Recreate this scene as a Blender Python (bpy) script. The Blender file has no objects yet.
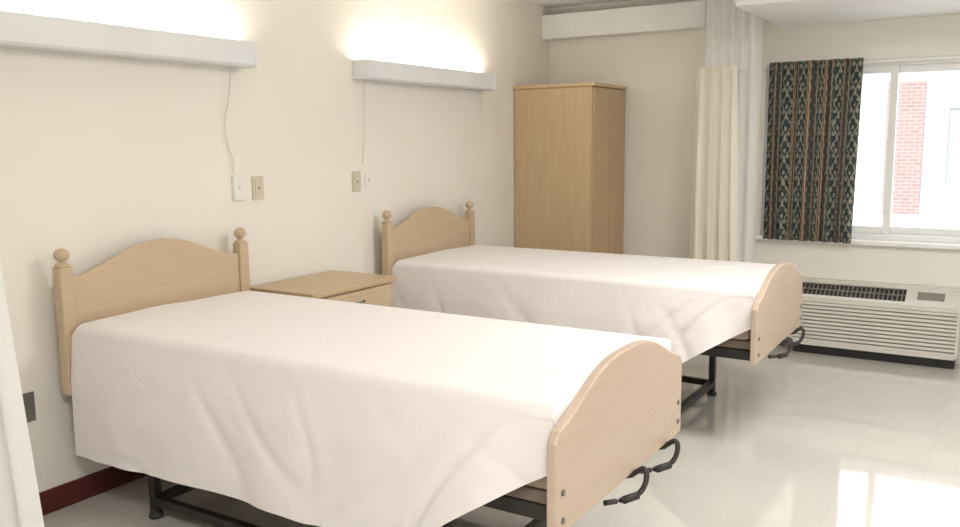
import bpy, bmesh, math
from mathutils import Vector, Matrix, noise
S=bpy.context.scene
try: S.view_settings.view_transform='Standard'
except Exception: pass

# ---------------------------------------------------------------- materials
def lin(c):
    return tuple(((v/255)/12.92 if v/255<=.04045 else ((v/255+.055)/1.055)**2.4) for v in c)+(1,)
def base(name,col,rough=.6,metal=0,spec=.5):
    m=bpy.data.materials.new(name);m.use_nodes=True
    nt=m.node_tree;b=nt.nodes['Principled BSDF']
    b.inputs['Base Color'].default_value=lin(col);b.inputs['Roughness'].default_value=rough
    b.inputs['Metallic'].default_value=metal
    if 'Specular IOR Level' in b.inputs:b.inputs['Specular IOR Level'].default_value=spec
    return m,nt,b
def N(nt,t,**k):
    n=nt.nodes.new(t)
    for a,v in k.items():setattr(n,a,v)
    return n
def bump(nt,b,src,strength=.2,dist=.01):
    n=N(nt,'ShaderNodeBump');n.inputs['Strength'].default_value=strength;n.inputs['Distance'].default_value=dist
    nt.links.new(src,n.inputs['Height']);nt.links.new(n.outputs[0],b.inputs['Normal'])
def mottled(name,col,col2,scale=4,rough=.6,bs=0,vec=(1,1,1),detail=4,metal=0,bd=.01,spec=.5):
    m,nt,b=base(name,col,rough,metal,spec)
    tc=N(nt,'ShaderNodeTexCoord');mp=N(nt,'ShaderNodeMapping');mp.inputs['Scale'].default_value=vec
    nz=N(nt,'ShaderNodeTexNoise');nz.inputs['Scale'].default_value=scale;nz.inputs['Detail'].default_value=detail
    r=N(nt,'ShaderNodeValToRGB');r.color_ramp.elements[0].position=.3;r.color_ramp.elements[1].position=.7
    r.color_ramp.elements[0].color=lin(col);r.color_ramp.elements[1].color=lin(col2)
    L=nt.links.new
    L(tc.outputs['Object'],mp.inputs[0]);L(mp.outputs[0],nz.inputs['Vector']);L(nz.outputs['Fac'],r.inputs[0]);L(r.outputs[0],b.inputs['Base Color'])
    if bs:bump(nt,b,nz.outputs['Fac'],bs,bd)
    return m
WALL=mottled('wall_paint',(239,234,225),(242,237,228),2.2,.55)
WALLF=mottled('wall_paint_far',(236,232,223),(239,235,226),2.2,.6)
CEIL=mottled('ceiling_paint',(228,227,223),(233,232,228),3,.8)
TRIMW=mottled('white_trim',(232,232,230),(238,238,236),3,.4)
BASEB=mottled('maroon_vinyl',(78,30,30),(92,36,34),6,.4)
WOODH=mottled('maple_horizontal',(196,172,142),(203,181,152),3,.42,.04,(3,1.2,22),6)
WOODF=mottled('maple_foot',(192,171,151),(199,179,160),3,.42,.04,(3,1.2,22),6)
WOODV=mottled('maple_vertical',(208,182,146),(199,172,135),3,.42,.04,(14,14,1.0),6)
WOODV2=mottled('maple_door',(192,164,128),(184,155,118),3,.42,.04,(14,14,1.0),6)
WOODT=mottled('maple_top',(200,174,140),(188,160,124),3,.35,.04,(3,14,3),6)
DARK=mottled('black_steel',(46,43,42),(60,56,54),10,.4,metal=.3)
GREYM=mottled('grey_steel',(110,106,104),(126,122,118),10,.4,metal=.5)
DECK=mottled('bed_deck',(110,98,86),(128,114,100),8,.6)
MATT=mottled('mattress_cover',(166,150,132),(178,162,142),8,.5)
RUB=mottled('rubber',(40,38,38),(52,50,50),8,.6)
FIX=mottled('fixture_enamel',(228,230,232),(234,236,238),4,.35)
PLAS=mottled('plate_plastic',(236,233,225),(240,237,230),5,.35)
BEIGE=mottled('plate_beige',(208,198,176),(214,205,184),5,.35)
STEELP=mottled('steel_plate',(120,118,114),(140,138,132),9,.35,metal=.7)
ACW=mottled('ac_plastic',(210,206,196),(216,212,202),5,.45)
ACD=mottled('ac_dark',(34,34,36),(46,46,48),9,.5)
ACG=mottled('ac_grey',(128,125,118),(138,135,126),9,.6)  # grey of the core, vent bars and control panel
CORD=mottled('cord_white',(214,206,190),(222,214,200),9,.5)
def cloth(name,col,col2,trans=0.0,bs=.35,sc=5):
    m,nt,b=base(name,col,.9,0,.2);L=nt.links.new
    tc=N(nt,'ShaderNodeTexCoord')
    nz=N(nt,'ShaderNodeTexNoise');nz.inputs['Scale'].default_value=sc;nz.inputs['Detail'].default_value=4;nz.inputs['Distortion'].default_value=.4
    mp=N(nt,'ShaderNodeMapping');mp.inputs['Scale'].default_value=(1.0,1.6,.8)
    L(tc.outputs['Object'],mp.inputs[0]);L(mp.outputs[0],nz.inputs['Vector'])
    r=N(nt,'ShaderNodeValToRGB');r.color_ramp.elements[0].color=lin(col);r.color_ramp.elements[1].color=lin(col2)
    L(nz.outputs['Fac'],r.inputs[0]);L(r.outputs[0],b.inputs['Base Color'])
    if bs:bump(nt,b,nz.outputs['Fac'],bs,.03)
    if trans:
        t=N(nt,'ShaderNodeBsdfTranslucent');L(r.outputs[0],t.inputs[0])
        mx=N(nt,'ShaderNodeMixShader');mx.inputs[0].default_value=trans
        L(b.outputs[0],mx.inputs[1]);L(t.outputs[0],mx.inputs[2]);L(mx.outputs[0],nt.nodes['Material Output'].inputs[0])
    return m
SPREAD=cloth('bedspread_cotton',(238,232,231),(240,236,234),bs=.34,sc=5)
CURT=cloth('privacy_curtain_cloth',(242,236,222),(245,240,228),.2,.05)
CURW=cloth('white_curtain_cloth',(246,246,244),(248,248,246),.4,.05)
def floor_mat():
    m,nt,b=base('vinyl_tile_floor',(206,201,188),.06,0,.85);L=nt.links.new
    tc=N(nt,'ShaderNodeTexCoord')
    br=N(nt,'ShaderNodeTexBrick');br.offset=0;br.inputs['Scale'].default_value=1
    br.inputs['Brick Width'].default_value=.305;br.inputs['Row Height'].default_value=.305
    br.inputs['Mortar Size'].default_value=.0015;br.inputs['Mortar Smooth'].default_value=.7
    br.inputs['Color1'].default_value=lin((209,206,197));br.inputs['Color2'].default_value=lin((205,201,192));br.inputs['Mortar'].default_value=lin((193,188,178))
    L(tc.outputs['Object'],br.inputs['Vector'])
    nz=N(nt,'ShaderNodeTexNoise');nz.inputs['Scale'].default_value=30;nz.inputs['Detail'].default_value=6
    L(tc.outputs['Object'],nz.inputs['Vector'])
    mx=N(nt,'ShaderNodeMixRGB',blend_type='MULTIPLY');mx.inputs[0].default_value=.05
    L(br.outputs['Color'],mx.inputs[1]);L(nz.outputs['Fac'],mx.inputs[2]);L(mx.outputs[0],b.inputs['Base Color'])
    n2=N(nt,'ShaderNodeTexNoise');n2.inputs['Scale'].default_value=3.5;n2.inputs['Detail'].default_value=2
    L(tc.outputs['Object'],n2.inputs['Vector']);bump(nt,b,n2.outputs['Fac'],.12,.012)
    return m
FLOOR=floor_mat()
def drape_mat():
    m,nt,b=base('patterned_drape',(90,80,70),.85,0,.2);L=nt.links.new
    uv=N(nt,'ShaderNodeUVMap');sp=N(nt,'ShaderNodeSeparateXYZ');L(uv.outputs[0],sp.inputs[0])
    def M(op,a,bv=None,c=None):
        n=N(nt,'ShaderNodeMath',operation=op)
        for i,x in enumerate((a,bv,c)):
            if x is None:continue
            if isinstance(x,(int,float)):n.inputs[i].default_value=x
            else:L(x,n.inputs[i])
        return n.outputs[0]
    F=4.4
    nz=N(nt,'ShaderNodeTexNoise');nz.inputs['Scale'].default_value=30;nz.inputs['Detail'].default_value=3;L(uv.outputs[0],nz.inputs['Vector'])
    wob=M('MULTIPLY',M('SUBTRACT',nz.outputs['Fac'],.5),.14)
    fu=M('FRACT',M('ADD',M('MULTIPLY',sp.outputs[0],F),wob))
    r=N(nt,'ShaderNodeValToRGB');r.color_ramp.interpolation='CONSTANT'
    cols=[(0,(58,68,68)),(.46,(164,150,124)),(.50,(116,80,66)),(.56,(176,160,132)),(.60,(112,76,62)),(.65,(64,72,70)),(.82,(110,84,68)),(.87,(160,148,124)),(.91,(66,78,76))]
    e=r.color_ramp.elements
    e[0].position=0;e[0].color=lin(cols[0][1]);e[1].position=cols[1][0];e[1].color=lin(cols[1][1])
    for p,c in cols[2:]:
        q=e.new(p);q.color=lin(c)
    L(fu,r.inputs[0])
    # damask: mirrored ogee medallions in the wide band
    ph=M('MULTIPLY',M('ADD',fu,-.23),math.pi/.46)
    v1=M('MULTIPLY',sp.outputs[1],2*math.pi*6.5)
    og=M('SUBTRACT',M('ABSOLUTE',ph),M('ADD',M('MULTIPLY',M('SINE',v1),.62),.78))
    ring_=M('LESS_THAN',M('ABSOLUTE',og),.16)
    k=M('ADD',M('MULTIPLY',M('COSINE',M('MULTIPLY',ph,3.2)),M('SINE',M('MULTIPLY',v1,2))),M('MULTIPLY',M('SUBTRACT',nz.outputs['Fac'],.5),2.0))
    leaf=M('GREATER_THAN',k,.38)
    msk=M('MAXIMUM',ring_,leaf)
    dark=M('LESS_THAN',fu,.46)
    mk=M('MULTIPLY',msk,M('ADD',M('MULTIPLY',dark,.42),.14))
    mx=N(nt,'ShaderNodeMixRGB');L(mk,mx.inputs[0]);L(r.outputs[0],mx.inputs[1]);mx.inputs[2].default_value=lin((184,176,154))
    L(mx.outputs[0],b.inputs['Base Color'])
    t=N(nt,'ShaderNodeBsdfTranslucent');L(mx.outputs[0],t.inputs[0])
    ms=N(nt,'ShaderNodeMixShader');ms.inputs[0].default_value=.06
    L(b.outputs[0],ms.inputs[1]);L(t.outputs[0],ms.inputs[2]);L(ms.outputs[0],nt.nodes['Material Output'].inputs[0])
    return m
DRAPE=drape_mat()
def brick_mat():
    m,nt,b=base('red_brick',(200,140,120),.9);L=nt.links.new
    tc=N(nt,'ShaderNodeTexCoord');mp=N(nt,'ShaderNodeMapping');mp.inputs['Rotation'].default_value=(math.radians(90),0,0)
    br=N(nt,'ShaderNodeTexBrick');br.inputs['Scale'].default_value=1
    br.inputs['Brick Width'].default_value=.12;br.inputs['Row Height'].default_value=.042;br.inputs['Mortar Size'].default_value=.005
    br.inputs['Color1'].default_value=lin((134,110,105));br.inputs['Color2'].default_value=lin((144,118,112));br.inputs['Mortar'].default_value=lin((160,145,140))
    L(tc.outputs['Object'],mp.inputs[0]);L(mp.outputs[0],br.inputs['Vector']);L(br.outputs['Color'],b.inputs['Base Color'])
    return m
BRICK=brick_mat()
EXTW=mottled('exterior_stucco',(222,224,228),(228,230,234),4,.9)
EXTG=mottled('exterior_glass',(140,144,148),(148,152,154),4,.3)
SNOW=mottled('pale_concrete',(222,222,222),(232,232,232),4,.9)
def emis(name,col,s):
    m,nt,b=base(name,col);b.inputs['Emission Color'].default_value=lin(col);b.inputs['Emission Strength'].default_value=s;return m
TUBE=emis('lamp_diffuser',(255,246,228),3)
PANEL=emis('fill_diffuser',(255,252,246),2)  # glowing panel of the added fill lights
def glass_mat():
    m,nt,b=base('window_glass',(255,255,255),.0);L=nt.links.new
    t=N(nt,'ShaderNodeBsdfTransparent');g=N(nt,'ShaderNodeBsdfGlossy');g.inputs['Roughness'].default_value=.02
    mx=N(nt,'ShaderNodeMixShader');mx.inputs[0].default_value=.04
    L(t.outputs[0],mx.inputs[1]);L(g.outputs[0],mx.inputs[2]);L(mx.outputs[0],nt.nodes['Material Output'].inputs[0]);return m
GLASS=glass_mat()

# ---------------------------------------------------------------- builders
CUR=[None];LOCAL=[False]
def group(name,loc):
    e=bpy.data.objects.new(name,None);e.location=loc;e.empty_display_size=.1
    S.collection.objects.link(e);CUR[0]=e;return e
def endg():CUR[0]=None
def finish(name,bm,mat,bevel=0,smooth=False,segs=2):
    bmesh.ops.recalc_face_normals(bm,faces=bm.faces)
    me=bpy.data.meshes.new(name);bm.to_mesh(me);bm.free()
    o=bpy.data.objects.new(name,me);S.collection.objects.link(o)
    me.materials.append(mat)
    if CUR[0] is not None:
        o.parent=CUR[0]
        if LOCAL[0] is False:
            me.transform(Matrix.Translation(-CUR[0].location))
    if smooth:
        for p in me.polygons:p.use_smooth=True
    if bevel:
        md=o.modifiers.new('bevel','BEVEL');md.width=bevel;md.segments=segs;md.limit_method='ANGLE';md.angle_limit=math.radians(40)
    return o
def boxes(name,L,mat,bevel=0):
    bm=bmesh.new()
    for x0,x1,y0,y1,z0,z1 in L:
        r=bmesh.ops.create_cube(bm,size=1)
        for v in r['verts']:
            v.co=Vector((x0+(v.co.x+.5)*(x1-x0),y0+(v.co.y+.5)*(y1-y0),z0+(v.co.z+.5)*(z1-z0)))
    return finish(name,bm,mat,bevel)
def box(name,x0,x1,y0,y1,z0,z1,mat,bevel=0):
    return boxes(name,[(x0,x1,y0,y1,z0,z1)],mat,bevel)
def prism(name,pts,axis,a0,a1,mat,bevel=0):
    bm=bmesh.new()
    f=(lambda p,a:(a,p[0],p[1])) if axis=='x' else (lambda p,a:(p[0],a,p[1]))
    A=[bm.verts.new(f(p,a0)) for p in pts];B=[bm.verts.new(f(p,a1)) for p in pts]
    bm.faces.new(A);bm.faces.new(B[::-1]);n=len(pts)
    for i in range(n):bm.faces.new((A[i],B[i],B[(i+1)%n],A[(i+1)%n]))
    return finish(name,bm,mat,bevel)
def lathe(name,cx,cy,prof,mat,n=24):
    bm=bmesh.new();rings=[]
    for r,z in prof:rings.append([bm.verts.new((cx+r*math.cos(2*math.pi*k/n),cy+r*math.sin(2*math.pi*k/n),z)) for k in range(n)])
    for a,b in zip(rings,rings[1:]):
        for k in range(n):bm.faces.new((a[k],a[(k+1)%n],b[(k+1)%n],b[k]))
    bm.faces.new(rings[0]);bm.faces.new(rings[-1])
    return finish(name,bm,mat,smooth=True)
def tube(name,pts,r,mat,n=10,smoothpath=True):
    P=[Vector(p) for p in pts]
    if smoothpath and len(P)>2:
        for _ in range(2):
            Q=[P[0]]
            for a,b in zip(P,P[1:]):Q+= [a*.75+b*.25,a*.25+b*.75]
            Q.append(P[-1]);P=Q
    bm=bmesh.new();rings=[]
    for i,p in enumerate(P):
        t=(P[min(i+1,len(P)-1)]-P[max(i-1,0)]).normalized()
        ref=Vector((0.13,1,.07)) if abs(t.y)<.9 else Vector((1,.1,.05))
        a=t.cross(ref).normalized();b=t.cross(a)
        rings.append([bm.verts.new(p+r*(a*math.cos(2*math.pi*k/n)+b*math.sin(2*math.pi*k/n))) for k in range(n)])
    for a,b in zip(rings,rings[1:]):
        for k in range(n):bm.faces.new((a[k],a[(k+1)%n],b[(k+1)%n],b[k]))
    bm.faces.new(rings[0]);bm.faces.new(rings[-1])
    return finish(name,bm,mat,smooth=True)
def disc(name,c,axis,r,h,mat,n=20):
    bm=bmesh.new();bmesh.ops.create_cone(bm,cap_ends=True,segments=n,radius1=r,radius2=r,depth=h)
    if axis=='x':bmesh.ops.rotate(bm,verts=bm.verts,matrix=Matrix.Rotation(math.pi/2,3,'Y'))
    if axis=='y':bmesh.ops.rotate(bm,verts=bm.verts,matrix=Matrix.Rotation(math.pi/2,3,'X'))
    bmesh.ops.translate(bm,verts=bm.verts,vec=c)
    return finish(name,bm,mat,bevel=min(.003,h*.2))
def curtain(name,fn,nu,nv,mat,length,height):
    bm=bmesh.new();uvl=bm.loops.layers.uv.new('UVMap')
    V=[[bm.verts.new(fn(i/nu,j/nv)) for j in range(nv+1)] for i in range(nu+1)]
    for i in range(nu):
        for j in range(nv):
            f=bm.faces.new((V[i][j],V[i+1][j],V[i+1][j+1],V[i][j+1]))
            for l,(a,b) in zip(f.loops,((i,j),(i+1,j),(i+1,j+1),(i,j+1))):l[uvl].uv=(a/nu*length,b/nv*height)
    return finish(name,bm,mat,smooth=True)

# ---------------------------------------------------------------- room shell
YF=6.452; XR=4.9; YB=-1.6; H=2.57
box('floor',-.15,XR+.15,YB-.15,YF+.2,-.1,0,FLOOR)
box('ceiling',-.15,XR+.15,YB-.15,YF+.2,H,H+.12,CEIL)
box('wall_left',-.15,0,YB-.15,YF+.2,0,H,WALL)
box('wall_right',XR,XR+.15,YB-.15,YF+.2,0,H,WALL)
box('wall_rear',0,XR,YB-.15,YB,0,H,WALL)
WX0,WX1,WZ0,WZ1=1.74,4.3,.80,2.03
boxes('wall_far',[(0,WX0,YF,YF+.2,0,H),(WX1,XR,YF,YF+.2,0,H),(WX0,WX1,YF,YF+.2,0,WZ0),(WX0,WX1,YF,YF+.2,WZ1,H)],WALLF)
box('baseboard_left',0,.012,YB,YF-.62,0,.10,BASEB,.003)
box('baseboard_far',.69,1.97,YF-.012,YF,0,.10,BASEB,.003)
box('baseboard_right',XR-.012,XR,YB,YF,0,.10,BASEB,.003)
box('bulkhead',0,1.33,YF-.14,YF,2.31,2.50,TRIMW,.004)  # bulkhead box along the far wall
box('soffit',1.825,XR,5.3,YF,2.285,H,CEIL,.004)  # dropped soffit over the window side

# window
group('window_1',(WX0,YF,WZ0))
def ring(x0,x1,z0,z1,y0,y1,w):
    return [(x0,x0+w,y0,y1,z0,z1),(x1-w,x1,y0,y1,z0,z1),(x0+w,x1-w,y0,y1,z0,z0+w),(x0+w,x1-w,y0,y1,z1-w,z1)]
boxes('outer_frame',ring(WX0,WX1,WZ0,WZ1,YF+.03,YF+.11,.045),TRIMW,.004)
boxes('sash_1',ring(WX0+.045,2.60,WZ0+.045,WZ1-.045,YF+.04,YF+.07,.05),TRIMW,.004)
boxes('sash_2',ring(2.55,WX1-.045,WZ0+.045,WZ1-.045,YF+.075,YF+.105,.05),TRIMW,.004)
box('pane_1',WX0+.09,2.56,YF+.052,YF+.056,WZ0+.09,WZ1-.09,GLASS)
box('pane_2',2.59,WX1-.09,YF+.088,YF+.092,WZ0+.09,WZ1-.09,GLASS)
box('sill',WX0-.04,WX1+.04,YF-.05,YF+.03,WZ0-.03,WZ0+.002,TRIMW,.006)
endg()

# ---------------------------------------------------------------- outside
box('ground_outside',-12,20,YF+.25,30,-.4,-.3,SNOW)
group('neighbouring_building',(0,11.5,0))
box('facade',-8,16,11.5,11.8,-.3,5,EXTW)
box('brick_section',1.96,2.37,11.42,11.5,.6,2.16,BRICK)
boxes('facade_window_frame',ring(2.56,3.9,.9,1.9,11.44,11.5,.06),TRIMW)
box('facade_window_glass',2.62,3.84,11.47,11.49,.96,1.84,EXTG)
box('eave',-8,16,11.25,11.5,2.40,2.46,EXTW)
endg()

# ---------------------------------------------------------------- beds
W=.935
def ztop_fn(x):
    z=.795
    if x<.17:z-=.02*((.17-x)/.04)**2
    return z
def hem_fn(x):
    h=.25+.012*math.sin(x*2.2)+.02*sm(.3,1.6,x)
    k=(x-1.80)/(2.284-1.80)
    if k>0:
        h+= (.605-h)*(min(1,k)**.80)
    return h
def sm(a,b,x):
    t=max(0,min(1,(x-a)/(b-a)));return t*t*(3-2*t)
def spread(seed):
    r=.04;nx=190;x0,x1=.125,2.284
    rows=[]
    ns,nc,ntp=32,6,36
    for i in range(nx+1):
        x=x0+(x1-x0)*i/nx;zt=ztop_fn(x);hz=hem_fn(x);sec=[]
        hd=sm(.1,.7,x);ft=1-sm(2.05,2.28,x)
        def side(t,sgn):
            drop=(zt-r-hz)*t
            d=drop/.5
            fl=.004+.030*d*(.35+.65*hd)+ .06*sm(1.5,2.0,x)*d*ft
            nn=noise.noise(Vector((x*2.4+seed,sgn*5,d*.7)))
            fo=d*(.3+.7*hd)*(.3+.7*ft)*(.011*math.sin(x*6+1+sgn)+.006*math.sin(x*15+.5+2*d)+.026*nn)
            n2=abs(noise.noise(Vector((x*2.6-d*.8+seed,sgn*3+d*.6,.4))))
            fo+=-.008*math.exp(-(n2/.07)**2)*min(1,d*2.0)
            fo+=.004*noise.noise(Vector((x*9+seed,sgn,d*4)))*min(1,d*2)
            for (sx,sl,wd,am) in ((2.20,.42,.030,.020),(2.08,.62,.040,.012)):
                q=x-(sx-sl*t);fo+=-am*math.exp(-(q/wd)**2)*min(1,d*2.4)*(.35+.65*ft)
            return max(.002,fl*(.5+.5*ft)+fo+.010*min(1,d*3)), zt-r-drop
        for k in range(ns):
            o,z=side(1-k/ns,-1);sec.append((x,-o,z))
        for k in range(nc):
            a=math.pi/2*k/nc;sec.append((x,-.004+r-r*math.cos(a),zt-r+r*math.sin(a)))
        for k in range(ntp+1):
            y=-.004+r+(W+.008-2*r)*k/ntp
            e=math.sin(math.pi*k/ntp)
            z=zt+.006*e+.009*noise.noise(Vector((x*2.6+seed,y*3.4,0)))*e
            sec.append((x,y,z))
        for k in range(nc-1,-1,-1):
            a=math.pi/2*k/nc;sec.append((x,W+.004-r+r*math.cos(a),zt-r+r*math.sin(a)))
        for k in range(1,ns+1):
            o,z=side(k/ns,1);sec.append((x,W+o,z))
        rows.append(sec)
    last=rows[-1]
    for lim in (.76,.70,.62):
        rows.append([(2.2845,p[1],min(p[2],lim)) for p in last])
    bm=bmesh.new();V=[[bm.verts.new(p) for p in s] for s in rows]
    for a,b in zip(V,V[1:]):
        for k in range(len(a)-1):bm.faces.new((a[k],b[k],b[k+1],a[k+1]))
    return finish('bedspread',bm,SPREAD,smooth=True)
def arch(y0,y1,zb,zs,zp,corner=0,pw=1.0,n=48):
    pts=[(y0,zb),(y1,zb)]
    top=[]
    for k in range(n+1):
        t=-1+2*k/n
        f=(.5*(1+math.cos(math.pi*abs(t)**pw)))
        y=y0+(y1-y0)*(t+1)/2;z=zs+(zp-zs)*f
        if corner:
            d=min(y-y0,y1-y)
            if d<corner:z-=corner-math.sqrt(max(0,corner**2-(corner-d)**2))
        top.append((y,z))
    return pts+top[::-1]
def make_bed(y,name,seed):
    e=group(name,(0,y,0));LOCAL[0]=True
    for i,yy in enumerate((.0,W)):
        boxes(f'headboard_post_{i+1}',[(.068,.122,yy-.028,yy+.028,.50,1.022)],WOODH,.006)
        z=1.022
        lathe(f'finial_{i+1}',.095,yy,[(.027,z),(.029,z+.005),(.027,z+.010),(.014,z+.014),(.012,z+.020),(.019,z+.026),(.027,z+.036),(.030,z+.048),(.027,z+.060),(.017,z+.070),(.005,z+.074)],WOODH)
    prism('headboard_panel',arch(.026,W-.026,.50,.975,1.085,0,1.15),'x',.080,.108,WOODH,.005)
    boxes('headboard_bracket',[(.04,.10,.04,.07,.34,.56),(.04,.10,W-.07,W-.04,.34,.56)],DARK,.004)
    prism('footboard_panel',arch(-.055,W+.03,.44,.735,.862,.03,1.45),'x',2.289,2.319,WOODF,.006)
    for i,(yy,zz) in enumerate(((-.015,.48),(-.015,.56),(W-.01,.49),(W-.01,.56))):
        disc(f'bolt_{i+1}',(2.321,yy,zz),'x',.009,.006,GREYM)
    boxes('side_rails',[(.12,2.28,.05,.085,.43,.48),(.12,2.28,W-.085,W-.05,.43,.48),(.12,.16,.085,W-.085,.43,.48),(2.22,2.26,.085,W-.085,.44,.48),(1.2,1.24,.085,W-.085,.42,.48)],DARK,.004)
    box('deck',.14,2.27,.03,W-.03,.49,.53,DECK,.006)
    boxes('deck_supports',[(.3,.34,.05,W-.05,.45,.49),(1.0,1.04,.05,W-.05,.45,.49),(1.9,1.94,.05,W-.05,.45,.49)],DARK)
    box('mattress',.15,2.27,.018,W-.018,.53,.765,MATT,.03)
    L=[]
    for x in (.42,1.86):
        for yy in (.12,W-.12):L.append((x-.018,x+.018,yy-.018,yy+.018,.012,.44))
        L.append((x-.018,x+.018,.12,W-.12,.055,.09))
    boxes('legs',L,DARK,.004)
    boxes('base_rails',[(.42,1.86,.102,.138,.055,.09),(.42,1.86,W-.138,W-.102,.055,.09)],DARK,.004)
    tube('lift_rod_1',[(.6,.3,.44),(1.3,.3,.12)],.014,GREYM,smoothpath=False)
    tube('lift_rod_2',[(1.2,.62,.12),(1.75,.62,.44)],.014,GREYM,smoothpath=False)
    box('motor_housing',.9,1.2,.38,.56,.26,.43,DARK,.01)
    c=0
    for x in (.42,1.86):
        for yy in (.12,W-.12):
            c+=1;lathe(f'glide_{c}',x,yy,[(.028,0),(.030,.006),(.028,.016),(.018,.03)],RUB)
    for i,yy in enumerate((.50,.80)):
        tube(f'crank_handle_{i+1}',[(2.1,yy,.42),(2.30,yy,.418),(2.335,yy,.45),(2.36,yy,.465),(2.37,yy-.01,.43),(2.355,yy-.03,.385),(2.32,yy-.09,.38),(2.29,yy-.16,.39)],.009,DARK)
        tube(f'crank_bracket_{i+1}',[(2.2,yy,.45),(2.2,yy,.40)],.016,DARK,smoothpath=False)
        tube(f'crank_grip_{i+1}',[(2.35,yy-.04,.384),(2.322,yy-.09,.38)],.0125,RUB,smoothpath=False)
    spread(seed)
    LOCAL[0]=False;CUR[0]=None
    return e
make_bed(2.012,'hospital_bed',0.0)
make_bed(4.114,'hospital_bed.001',7.3)

# ---------------------------------------------------------------- nightstand
group('nightstand',(.27,3.38,0))
box('carcass',.04,.455,3.06,3.67,.06,.755,WOODV,.004)
box('top',.025,.48,3.035,3.695,.755,.783,WOODT,.006)
box('drawer_front_1',.455,.471,3.075,3.655,.60,.745,WOODH,.004)
box('door_front',.455,.471,3.075,3.655,.09,.59,WOODH,.004)
tube('drawer_pull_1',[(.469,3.32,.69),(.495,3.33,.69),(.495,3.41,.69),(.469,3.42,.69)],.005,GREYM)
tube('drawer_pull_2',[(.469,3.12,.50),(.495,3.12,.49),(.495,3.12,.41),(.469,3.12,.40)],.005,GREYM)
box('plinth',.06,.44,3.08,3.65,0,.06,DARK)
endg()

# ---------------------------------------------------------------- wardrobe
group('wardrobe',(.33,6.14,0))
box('carcass',.005,.655,5.845,6.435,.06,1.895,WOODV,.004)
box('top',.003,.682,5.832,6.440,1.895,1.92,WOODV,.005)
box('door_left',.656,.674,5.85,6.138,.09,1.885,WOODV2,.003)
box('door_right',.656,.674,6.144,6.432,.09,1.885,WOODV2,.003)
box('plinth',.02,.63,5.86,6.42,0,.06,DARK)
endg()

# ---------------------------------------------------------------- wall lights
def wall_light(y0,y1,z0,z1):
    e=group('wall_light_fixture',(.0,(y0+y1)/2,z0))
    box('back_plate',.0,.01,y0,y1,z0,z1,FIX,.002)
    prism('bottom_pan',[(.002,z0),(.112,z0),(.12,z0+.012),(.12,z0+.02),(.002,z0+.02)],'y',y0+.004,y1-.004,FIX,.002)
    prism('front_face',[(.114,z0+.01),(.122,z0+.01),(.126,z1),(.118,z1)],'y',y0+.004,y1-.004,FIX,.002)
    boxes('end_caps',[(.0015,.128,y0-.004,y0+.008,z0-.002,z1+.002),(.0015,.128,y1-.008,y1+.004,z0-.002,z1+.002)],FIX,.003)
    tube('lamp_tube',[(.06,y0+.05,z1-.05),(.06,y1-.05,z1-.05)],.013,TUBE,smoothpath=False)
    boxes('lamp_holders',[(.04,.08,y0+.03,y0+.05,z0+.02,z1-.03),(.04,.08,y1-.05,y1-.03,z0+.02,z1-.03)],TRIMW)
    ld=bpy.data.lights.new('lamp','AREA');ld.shape='RECTANGLE';ld.size=.07;ld.size_y=y1-y0-.06;ld.energy=8.5;ld.color=(1,.92,.78)
    lo=bpy.data.objects.new('lamp_glow',ld);lo.parent=e;lo.location=(.062,0,z1-.02-z0);lo.rotation_euler=(math.pi,0,0)
    S.collection.objects.link(lo);endg()
wall_light(1.54,3.08,1.872,1.99);wall_light(3.95,5.366,1.865,1.974)

tube('pull_cord',[(.04,2.99,1.872),(.03,2.98,1.72),(.015,2.95,1.6),(.015,2.97,1.48),(.012,3.01,1.42),(.010,3.0,1.36)],.0028,CORD,6)
tube('pull_cord',[(.05,3.985,1.865),(.05,3.985,1.6),(.03,3.98,1.38)],.0025,CORD,6)
tube('pull_cord',[(.05,5.30,1.865),(.05,5.30,1.68)],.0025,CORD,6)
def plate(name,y,z,w,h,mat,kind,d=.008):
    group(name,(0,y,z))
    box('cover',.0,d,y-w/2,y+w/2,z-h/2,z+h/2,mat,.002)
    if kind=='switch':
        box('toggle',d-.001,d+.012,y-.006,y+.006,z-.004,z+.014,mat,.002)
        for s in(-1,1):disc(f'screw_{s+2}',(d+.0005,y,z+s*h*.33),'x',.003,.002,mat,12)
    elif kind=='outlet':
        for s in(-1,1):
            box(f'socket_{s+2}',d-.001,d+.003,y-.014,y+.014,z+s*.024-.013,z+s*.024+.013,mat,.003)
            boxes(f'slots_{s+2}',[(d+.002,d+.0035,y-.007,y-.005,z+s*.024-.005,z+s*.024+.006),(d+.002,d+.0035,y+.005,y+.007,z+s*.024-.005,z+s*.024+.006)],DARK)
    else:
        box('inset',d-.001,d+.004,y-w*.3,y+w*.3,z-h*.35,z+h*.35,mat,.002)
        disc('jack',(d+.005,y,z),'x',.006,.004,GREYM,12)
    endg()
plate('light_switch',3.03,1.283,.07,.12,PLAS,'switch',.02)
plate('nurse_call_plate',3.166,1.277,.075,.12,BEIGE,'jack')
plate('nurse_call_plate',3.95,1.275,.075,.12,BEIGE,'jack')
plate('light_switch',4.06,1.272,.06,.09,PLAS,'switch')
plate('wall_outlet',1.868,.464,.075,.12,STEELP,'outlet')

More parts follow.
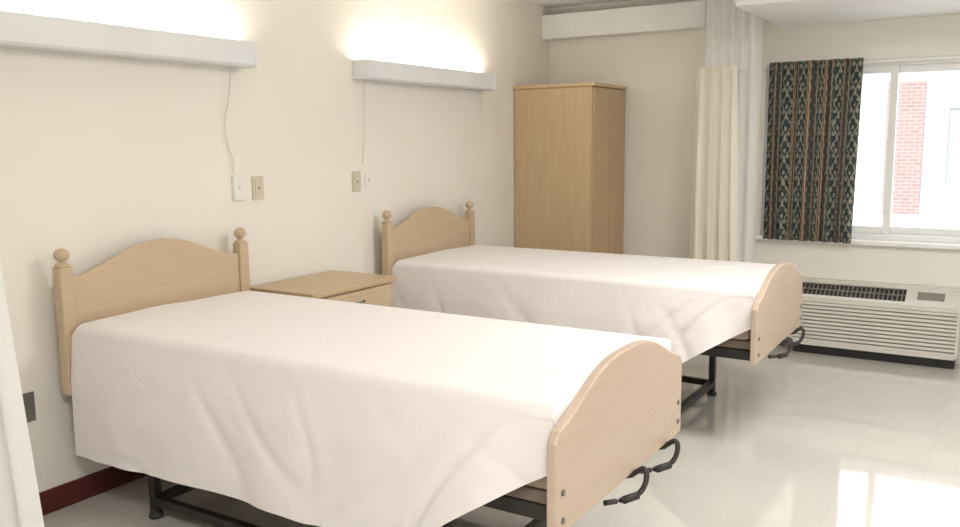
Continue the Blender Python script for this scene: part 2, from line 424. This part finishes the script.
# ---------------------------------------------------------------- curtains
def pc(u,v):
    z=.18+(2.0-.18)*v
    w=.365-.05*v
    x=1.33+w*u+.03*v*(1-u)
    return (x+.006*math.sin(u*2*math.pi*5+1.2),6.03+.022*math.sin(u*2*math.pi*4+.5*math.sin(v*3))+.006*math.sin(u*27+v*2),z)
group('privacy_curtain',(1.55,6.04,1))
curtain('cloth',pc,150,24,CURT,1,1)
def pm(u,v):
    z=1.97+.59*v
    return (1.42+.34*u,6.045+.015*math.sin(u*2*math.pi*5),z)
curtain('mesh_header',pm,120,6,CURW,1,1)
def pw(u,v):
    z=.18+2.38*v
    return (1.60+.20*u,6.08+.014*math.sin(u*2*math.pi*2.5+.4),z)
curtain('return_cloth',pw,60,24,CURW,1,1)
boxes('track',[(1.30,1.82,6.025,6.055,2.545,2.569)],TRIMW,.003)
endg()
def lc(u,v):
    z=.12+2.43*v
    xr=.915+(1.185-z)*.14
    return (.42+(xr-.42)*u,1.30+.03*math.sin(u*2*math.pi*5+.6)*(1-.3*v),z)
group('privacy_curtain',(.7,1.3,1))
curtain('cloth',lc,120,30,CURW,1,1)
boxes('track',[(.02,1.3,1.285,1.315,2.545,2.569)],TRIMW,.003)
endg()
def dr(u,v):
    z=.785+1.25*v
    amp=.028*(1-.45*v)
    s=u*2*math.pi*8
    return (1.775+.615*u-.02*(1-v)*u+.010*math.sin(s*.5+1),6.36+amp*math.sin(s)+.008*math.sin(s*.37+v*3),z)
group('window_drape',(2.1,6.36,1.4))
curtain('cloth',dr,260,24,DRAPE,1.25,1.25)
tube('rod',[(1.74,6.40,2.015),(4.35,6.40,2.015)],.009,TRIMW,smoothpath=False)
boxes('rod_brackets',[(1.74,1.755,6.39,YF,2.0,2.03),(4.33,4.345,6.39,YF,2.0,2.03)],TRIMW)
endg()

# ---------------------------------------------------------------- air conditioner
group('air_conditioner',(2.53,6.33,0))
x0,x1=2.02,3.07
prof=[(YF-.003,.07),(6.235,.07),(6.215,.09),(6.215,.385),(6.235,.41),(6.40,.505),(YF-.003,.515)]
prism('side_cap_1',prof,'x',x0,x0+.02,ACW,.004);prism('side_cap_2',prof,'x',x1-.02,x1,ACW,.004)
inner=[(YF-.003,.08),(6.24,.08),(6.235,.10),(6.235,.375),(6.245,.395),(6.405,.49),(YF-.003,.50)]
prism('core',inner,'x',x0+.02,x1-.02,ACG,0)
L=[];n=11
for k in range(n):
    z=.095+k*(.385-.095)/n
    L.append((x0+.018,x1-.018,6.215,6.24,z,z+.019))
boxes('front_louvers',L,ACW,.002)
boxes('front_rails',[(x0+.018,x1-.018,6.213,6.24,.07,.095),(x0+.018,x1-.018,6.213,6.245,.380,.402)],ACW,.003)
ang=math.atan2(.505-.41,6.40-6.235);c_,s_=math.cos(ang),math.sin(ang)
def slb(bm,a,b,s0,s1,h0,h1):
    r=bmesh.ops.create_cube(bm,size=1)
    for v in r['verts']:
        x=a+(v.co.x+.5)*(b-a);q=s0+(v.co.y+.5)*(s1-s0);h=h0+(v.co.z+.5)*(h1-h0)
        v.co=Vector((x,6.235+q*c_-h*s_,.41+q*s_+h*c_))
def sl(name,a,b,s0,s1,h0,h1,mat,bev=0):
    bm=bmesh.new();slb(bm,a,b,s0,s1,h0,h1);return finish(name,bm,mat,bev)
sl('top_front_rail',x0+.018,x1-.018,-.005,.03,-.02,.0,ACW,.003)
sl('top_back_rail',x0+.018,x1-.018,.165,.20,-.02,.0,ACW,.003)
sl('top_vent_recess',x0+.03,x0+.72,.028,.168,-.02,-.012,ACD)
bm=bmesh.new()
for k in range(24):slb(bm,x0+.04+k*.0285,x0+.046+k*.0285,.028,.168,-.012,-.003)
slb(bm,x0+.03,x0+.72,.095,.102,-.012,-.002)
finish('top_vent_bars',bm,ACG)
sl('top_control_plate',x0+.72,x1-.018,.028,.168,-.02,-.001,ACW,.002)
sl('control_panel',x0+.79,x0+.95,.06,.14,-.002,.003,ACG,.002)
box('back_top',x0+.018,x1-.018,6.395,YF-.003,.49,.513,ACW,.002)
box('toe_base',x0+.02,x1-.02,6.27,YF-.003,0,.075,ACD)
endg()

# ---------------------------------------------------------------- added fill lights, out of view
def add_fill_light(x,y,e):  # fixture and area light added out of view to brighten the room
    g=group('added_fill_light',(x,y,H))
    boxes('frame',[(x-.62,x+.62,y-.32,y-.29,H-.03,H-.001),(x-.62,x+.62,y+.29,y+.32,H-.03,H-.001),(x-.62,x-.59,y-.29,y+.29,H-.03,H-.001),(x+.59,x+.62,y-.29,y+.29,H-.03,H-.001)],TRIMW,.003)
    box('diffuser',x-.59,x+.59,y-.29,y+.29,H-.02,H-.002,PANEL)
    ld=bpy.data.lights.new('fill_lamp','AREA');ld.shape='RECTANGLE';ld.size=1.15;ld.size_y=.55;ld.energy=e;ld.color=(1,.985,.975)
    lo=bpy.data.objects.new('fill_lamp',ld);lo.parent=g;lo.location=(0,0,-.028);S.collection.objects.link(lo)
    endg()
add_fill_light(3.4,.2,64);add_fill_light(3.2,3.6,52)

# ---------------------------------------------------------------- sun, sky, camera
w=bpy.data.worlds.new('sky');S.world=w;w.use_nodes=True
bg=w.node_tree.nodes['Background'];bg.inputs[0].default_value=(.90,.95,1,1);bg.inputs[1].default_value=3.2
sd=bpy.data.lights.new('sun','SUN');sd.energy=4.5;sd.angle=.02
so=bpy.data.objects.new('sun',sd);so.rotation_euler=Vector((.3,1,-.9)).to_track_quat('-Z','Y').to_euler();so.location=(3,-5,8);S.collection.objects.link(so)

cd=bpy.data.cameras.new('camera');co=bpy.data.objects.new('camera',cd);S.collection.objects.link(co);S.camera=co
P,Y,R=[math.radians(v) for v in (8.046,31.733,.522)]
fw=Vector((-math.sin(Y)*math.cos(P),math.cos(Y)*math.cos(P),-math.sin(P)))
r=Vector((math.cos(Y),math.sin(Y),0));dn=fw.cross(r)
r2=r*math.cos(R)+dn*math.sin(R);d2=dn*math.cos(R)-r*math.sin(R)
M=Matrix.Identity(4)
for i in range(3):M[i][0]=r2[i];M[i][1]=-d2[i];M[i][2]=-fw[i]
M[0][3],M[1][3],M[2][3]=3.298,0,1.5
co.matrix_world=M
cd.sensor_width=36;cd.lens=860.1/960*36;cd.clip_start=.05
